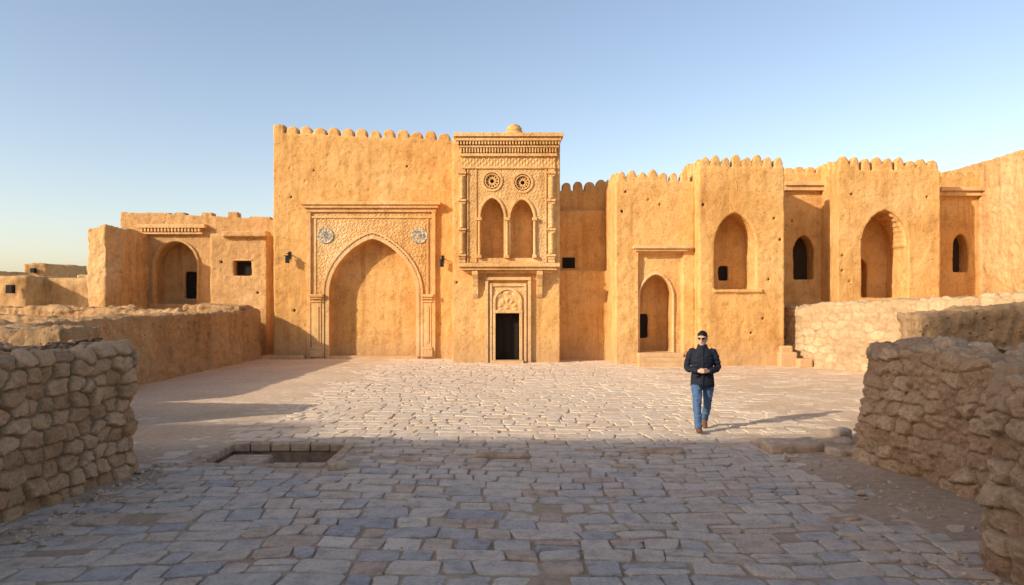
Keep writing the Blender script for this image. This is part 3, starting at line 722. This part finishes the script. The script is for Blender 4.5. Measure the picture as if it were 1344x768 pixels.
# ================================================================= CITADEL BEHIND THE VIEWER (casts the courtyard shadow)
bm=bmesh.new(); a=-12
box(bm,-62,-42.3,a-10,a,-.2,19.7); box(bm,-42.3+.003,-30.9,a-10,a,-.2,18.45); box(bm,-30.9+.003,-13,a-10,a,-.2,21.9)
bm2obj('citadel_building',bm,M_wall2)

# ================================================================= MAN
man=empty('man')
def tube(bm,pts,rad,seg=16,up=Vector((1,0,0)),cap=True):
    pts=[Vector(p) for p in pts]; rings=[]
    for i,p in enumerate(pts):
        t=(pts[min(i+1,len(pts)-1)]-pts[max(i-1,0)]).normalized()
        sx=(up-t*up.dot(t)); 
        if sx.length<.1: sx=Vector((0,1,0))-t*t.y
        sx.normalize(); sy=t.cross(sx)
        r=rad[i]; rx,ry=(r,r) if isinstance(r,(int,float)) else r
        rings.append([bm.verts.new(p+sx*rx*math.cos(k*2*math.pi/seg)+sy*ry*math.sin(k*2*math.pi/seg)) for k in range(seg)])
    for a,b in zip(rings,rings[1:]):
        for k in range(seg): bm.faces.new((a[k],a[(k+1)%seg],b[(k+1)%seg],b[k]))
    bm.faces.new(rings[0][::-1]); bm.faces.new(rings[-1])
def remesh_obj(o,vox,sm=3):
    r=o.modifiers.new('r','REMESH'); r.mode='VOXEL'; r.voxel_size=vox; r.use_smooth_shade=True
    if sm: q=o.modifiers.new('s','SMOOTH'); q.iterations=sm; q.factor=.5
    bpy.context.view_layer.update(); dg=bpy.context.evaluated_depsgraph_get()
    me=bpy.data.meshes.new_from_object(o.evaluated_get(dg)); o.modifiers.clear(); o.data=me
    me.polygons.foreach_set('use_smooth',[True]*len(me.polygons)); return o
M_skin=flat('skin',(0.54,0.33,0.22),.55,.06,20)
M_jack=flat('navy_jacket',(0.016,0.018,0.028),.75,.3,40)
M_jean=flat('blue_denim',(0.07,0.125,0.22),.9,.35,60)
M_shoe=flat('brown_leather',(0.15,0.07,0.035),.5,.2,40)
M_hair=flat('black_hair',(0.014,0.011,0.009),.6,.4,90)
M_lens=flat('sunglass_lens',(0.01,0.01,0.012),.15,.05)
bm=bmesh.new()
tube(bm,[(0,.01,.80),(0,.01,.88),(0,.01,.98),(0,.0,1.10),(0,-.005,1.24),(0,0,1.35),(0,.005,1.41),(0,.01,1.465),(0,.01,1.50)],
     [(.178,.13),(.185,.135),(.178,.13),(.178,.125),(.195,.135),(.196,.124),(.165,.10),(.09,.075),(.07,.07)],24)
for sd in (-1,1):
    tube(bm,[(sd*.12,.01,1.42),(sd*.18,.01,1.388),(sd*.218,.015,1.30),(sd*.248,.03,1.19),(sd*.262,.035,1.115),(sd*.232,-.04,1.085),(sd*.165,-.14,1.075),(sd*.09,-.215,1.07)],
         [.058,.068,.066,.060,.058,.055,.049,.042],14)
# mid-stride: right leg forward with the heel planted, left leg trailing on its toes
legR=[(-.09,.0,.90),(-.098,-.05,.78),(-.102,-.125,.62),(-.102,-.19,.49),(-.10,-.215,.38),(-.096,-.255,.25),(-.092,-.295,.11),(-.092,-.305,.065)]
legL=[(.09,.02,.90),(.10,.045,.78),(.098,.065,.62),(.092,.075,.49),(.088,.15,.39),(.08,.255,.28),(.072,.345,.175),(.07,.37,.13)]
rl=[(.102,.102),(.098,.104),(.085,.09),(.072,.076),(.069,.074),(.065,.068),(.060,.065),(.060,.066)]
tube(bm,legR,rl,16); tube(bm,legL,rl,16)
tube(bm,[(0,.01,.84),(0,.01,.95)],[(.165,.115),(.17,.12)],20)
tube(bm,[(0,.012,1.42),(0,.005,1.50),(0,-.005,1.56)],[.062,.057,.056],14)
o=bm2obj('body',bm,M_jack,man); remesh_obj(o,.011,3)
me=o.data; me.materials.clear()
for m_ in (M_jack,M_jean,M_skin): me.materials.append(m_)
for p in me.polygons:
    c=p.center
    p.material_index=2 if c.z>1.50 else (1 if c.z<.815 else 0)
for v in me.vertices:
    c=v.co
    if c.z<1.46:
        v.co+=v.normal*.014*noise.noise(Vector((c.x*14,c.y*14,c.z*26)))
bm=bmesh.new()
seg=40
def ringloft(bm,levels,seg,gap=0):
    R=[]
    for (z,rx,ry,cy) in levels:
        R.append([bm.verts.new(((rx+.004*math.sin(k*5))*math.cos(k*2*math.pi/seg),cy+(ry+.004*math.sin(k*7))*math.sin(k*2*math.pi/seg),z+.004*math.sin(k*3))) for k in range(seg)])
    for a,b in zip(R,R[1:]):
        for k in range(seg): bm.faces.new((a[k],a[(k+1)%seg],b[(k+1)%seg],b[k]))
ringloft(bm,[(1.02,.184,.134,.008),(.95,.192,.143,.01),(.86,.198,.152,.005),(.785,.202,.158,.0),(.783,.19,.142,.0),(.83,.18,.125,.01)],seg)
ringloft(bm,[(1.45,.098,.086,.01),(1.50,.082,.078,.008),(1.525,.078,.074,.004),(1.522,.066,.062,.004),(1.46,.07,.066,.01)],seg)
tube(bm,[(0.0,-.155,.80),(0,-.142,1.0),(0,-.133,1.12),(0,-.141,1.25),(0,-.130,1.36),(0,-.085,1.46)],[(.012,.007)]*6,8)
for sd in (-1,1):
    xz(bm,[(sd*.06,1.0),(sd*.13,.995),(sd*.13,.955),(sd*.06,.96)],-.150,-.11)
bm2obj('jacket_hem_and_collar',bm,M_jack,man,True)
for (fx,fy,fz,rx_,rz_) in ((-.092,-.31,.012,math.radians(-9),.1),(.07,.385,.085,math.radians(30),-.08)):
    bm=bmesh.new()
    R=[]
    for (dy,w,h,zc) in ((.07,.028,.03,.035),(.05,.036,.045,.045),(.0,.040,.055,.055),(-.06,.042,.045,.045),(-.12,.048,.034,.036),(-.17,.044,.027,.03),(-.20,.024,.018,.024)):
        R.append([bm.verts.new((w*math.cos(k*math.pi/8),dy,max(0.004,zc+h*math.sin(k*math.pi/8)))) for k in range(16)])
    for a,b in zip(R,R[1:]):
        for k in range(16): bm.faces.new((a[k],a[(k+1)%16],b[(k+1)%16],b[k]))
    bm.faces.new(R[0]);bm.faces.new(R[-1][::-1])
    o=bm2obj('shoe',bm,M_shoe,man,True); o.location=(fx,fy,fz); o.rotation_euler=(rx_,0,rz_)
hd=empty('head'); hd.parent=man; hd.location=(0,-.005,1.53); hd.rotation_euler=(math.radians(4),0,math.radians(-16))
def hp(z): return z-1.53
bm=bmesh.new()
lv=[(1.505,.022,.026,-.062),(1.515,.036,.04,-.052),(1.535,.05,.062,-.034),(1.56,.060,.080,-.014),(1.59,.068,.091,-.002),(1.62,.073,.096,.004),(1.65,.076,.099,.008),(1.68,.076,.099,.010),(1.71,.068,.09,.012),(1.735,.048,.065,.012),(1.748,.02,.03,.012)]
tube(bm,[(0,l[3],hp(l[0])) for l in lv],[(l[1],l[2]) for l in lv],24)
tube(bm,[(0,.01,-.08),(0,.0,.03)],[.056,.055],14)
tube(bm,[(0,-.088,hp(1.655)),(0,-.104,hp(1.625)),(0,-.113,hp(1.607)),(0,-.098,hp(1.598))],[(.009,.008),(.012,.012),(.017,.013),(.013,.008)],10)
for sd in (-1,1):
    tube(bm,[(sd*.074,.012,hp(1.59)),(sd*.082,.014,hp(1.61)),(sd*.085,.018,hp(1.635)),(sd*.080,.016,hp(1.652))],[(.008,.010),(.008,.016),(.008,.018),(.006,.010)],10)
    tube(bm,[(sd*.012,-.088,hp(1.655)),(sd*.04,-.082,hp(1.66)),(sd*.06,-.062,hp(1.655))],[.009,.010,.007],8)
tube(bm,[(-.024,-.081,hp(1.571)),(0,-.093,hp(1.573)),(.024,-.081,hp(1.571))],[.005,.008,.005],8)
tube(bm,[(-.02,-.080,hp(1.561)),(0,-.090,hp(1.561)),(.02,-.080,hp(1.561))],[.005,.008,.005],8)
o=bm2obj('face',bm,M_skin,hd); remesh_obj(o,.006,2)
M_lip=flat('lips',(0.36,0.15,0.11),.5,.05)
bm=bmesh.new(); tube(bm,[(-.022,-.085,hp(1.566)),(0,-.0965,hp(1.567)),(.022,-.085,hp(1.566))],[.003,.005,.003],8); bm2obj('mouth',bm,M_lip,hd,True)
bm=bmesh.new(); bmesh.ops.create_icosphere(bm,subdivisions=4,radius=1)
for v in bm.verts:
    c=v.co.copy(); v.co=Vector((c.x*.084,c.y*.108+.014,c.z*.098+hp(1.672)))
    lim=hp(1.655)+(-v.co.y)*.42
    if v.co.z<lim:
        v.co.z=lim; v.co.x*=.93; 
    v.co+=c*(.006*noise.noise(c*6)+.004*noise.noise(c*16))
    if v.co.y<-.03 and v.co.z>hp(1.70): v.co.z+=.010*noise.noise(c*9)+.006
bm2obj('hair',bm,M_hair,hd,True)
bm=bmesh.new()
for sd in (-1,1):
    pr=[]
    for k in range(12):
        t=k*math.pi/6; pr.append((sd*.033+.026*math.cos(t),hp(1.640)+.019*math.sin(t)*(1.1 if math.sin(t)<0 else .9)))
    A=[bm.verts.new((p[0],-.110+abs(p[0])*.35,p[1])) for p in pr];B=[bm.verts.new((p[0],-.103+abs(p[0])*.35,p[1])) for p in pr]
    bm.faces.new(A);bm.faces.new(B[::-1])
    for k in range(12): bm.faces.new((A[(k+1)%12],A[k],B[k],B[(k+1)%12]))
    tube(bm,[(sd*.058,-.088,hp(1.648)),(sd*.080,-.05,hp(1.648)),(sd*.084,.01,hp(1.645))],[.0035]*3,6)
tube(bm,[(-.012,-.106,hp(1.646)),(.012,-.106,hp(1.646))],[.003,.003],6)
bm2obj('sunglasses',bm,M_lens,hd,True)
for sd in (-1,1):
    bm=bmesh.new()
    w=Vector((sd*.09,-.215,1.07)); pl=Vector((sd*.035,-.262,1.072))
    tube(bm,[w,w.lerp(pl,.4),pl,pl+Vector((-sd*.012,-.012,0))],[(.026,.022),(.032,.02),(.038,.016),(.034,.013)],12,up=Vector((0,0,1)))
    for f,(dz,ln) in enumerate(((.030,.034),(.011,.039),(-.009,.036),(-.028,.028))):
        b0=pl+Vector((-sd*.006,-.006,dz)); b1=b0+Vector((-sd*ln*.75,-ln*.55,.002)); b2=b1+Vector((-sd*ln*.55,ln*.35,-.004)); b3=b2+Vector((sd*ln*.12,ln*.5,-.003))
        if sd>0: 
            for q in (b1,b2,b3): q.z+=.009; q.y-=.012
        tube(bm,[b0,b1,b2,b3],[.0095,.009,.008,.0065],8,up=Vector((0,0,1)))
    t0=w.lerp(pl,.45)+Vector((0,-.004,.026)); tube(bm,[t0,t0+Vector((-sd*.022,-.022,.018)),t0+Vector((-sd*.046,-.030,.016)),t0+Vector((-sd*.062,-.026,.008))],[.012,.011,.0095,.007],8,up=Vector((0,0,1)))
    o=bm2obj('hand',bm,M_skin,man); remesh_obj(o,.0045,1)
man.location=(X(922,13.25),13.25,-.005); man.scale=(1.04,1.04,1.01)
man.rotation_euler=(0,0,math.radians(-10))

# ================================================================= LIGHT, SKY, CAMERA
el=math.radians(22.9); tv=Vector((3.44,2.31,0)).normalized()
ld=Vector((tv.x*math.cos(el),tv.y*math.cos(el),-math.sin(el)))
sun=bpy.data.lights.new('sun','SUN'); sun.energy=5.0; sun.angle=math.radians(.55); sun.color=(1.0,.90,.75)
so=bpy.data.objects.new('sun',sun); COL.objects.link(so); so.rotation_euler=ld.to_track_quat('-Z','Y').to_euler(); so.location=(-20,-15,30)
w=bpy.data.worlds.new('World'); scene.world=w; w.use_nodes=True; nt=w.node_tree
sk=nt.nodes.new('ShaderNodeTexSky'); sk.sky_type='NISHITA'; sk.sun_disc=False; sk.sun_elevation=el
sk.sun_rotation=math.atan2(-tv.x,-tv.y)
sk.air_density=1.0; sk.dust_density=2.0; sk.ozone_density=1.0; sk.altitude=400
g=nt.nodes.new('ShaderNodeMix'); g.data_type='RGBA'; g.blend_type='MULTIPLY'; g.inputs[0].default_value=1; g.inputs[7].default_value=(1.68,1.50,1.40,1)
nt.links.new(sk.outputs[0],g.inputs[6])
bg=nt.nodes['Background']; bg.inputs['Strength'].default_value=.15; nt.links.new(g.outputs[2],bg.inputs['Color'])
cam=bpy.data.cameras.new('camera'); co=bpy.data.objects.new('camera',cam); COL.objects.link(co)
co.location=(0,0,CH); co.rotation_euler=(math.radians(90),0,0); cam.sensor_width=36; cam.lens=36*F/1344; cam.shift_y=12/1344; cam.clip_end=5000; cam.clip_start=.05
scene.camera=co
scene.view_settings.view_transform='Standard'; scene.view_settings.look='None'; scene.view_settings.exposure=0
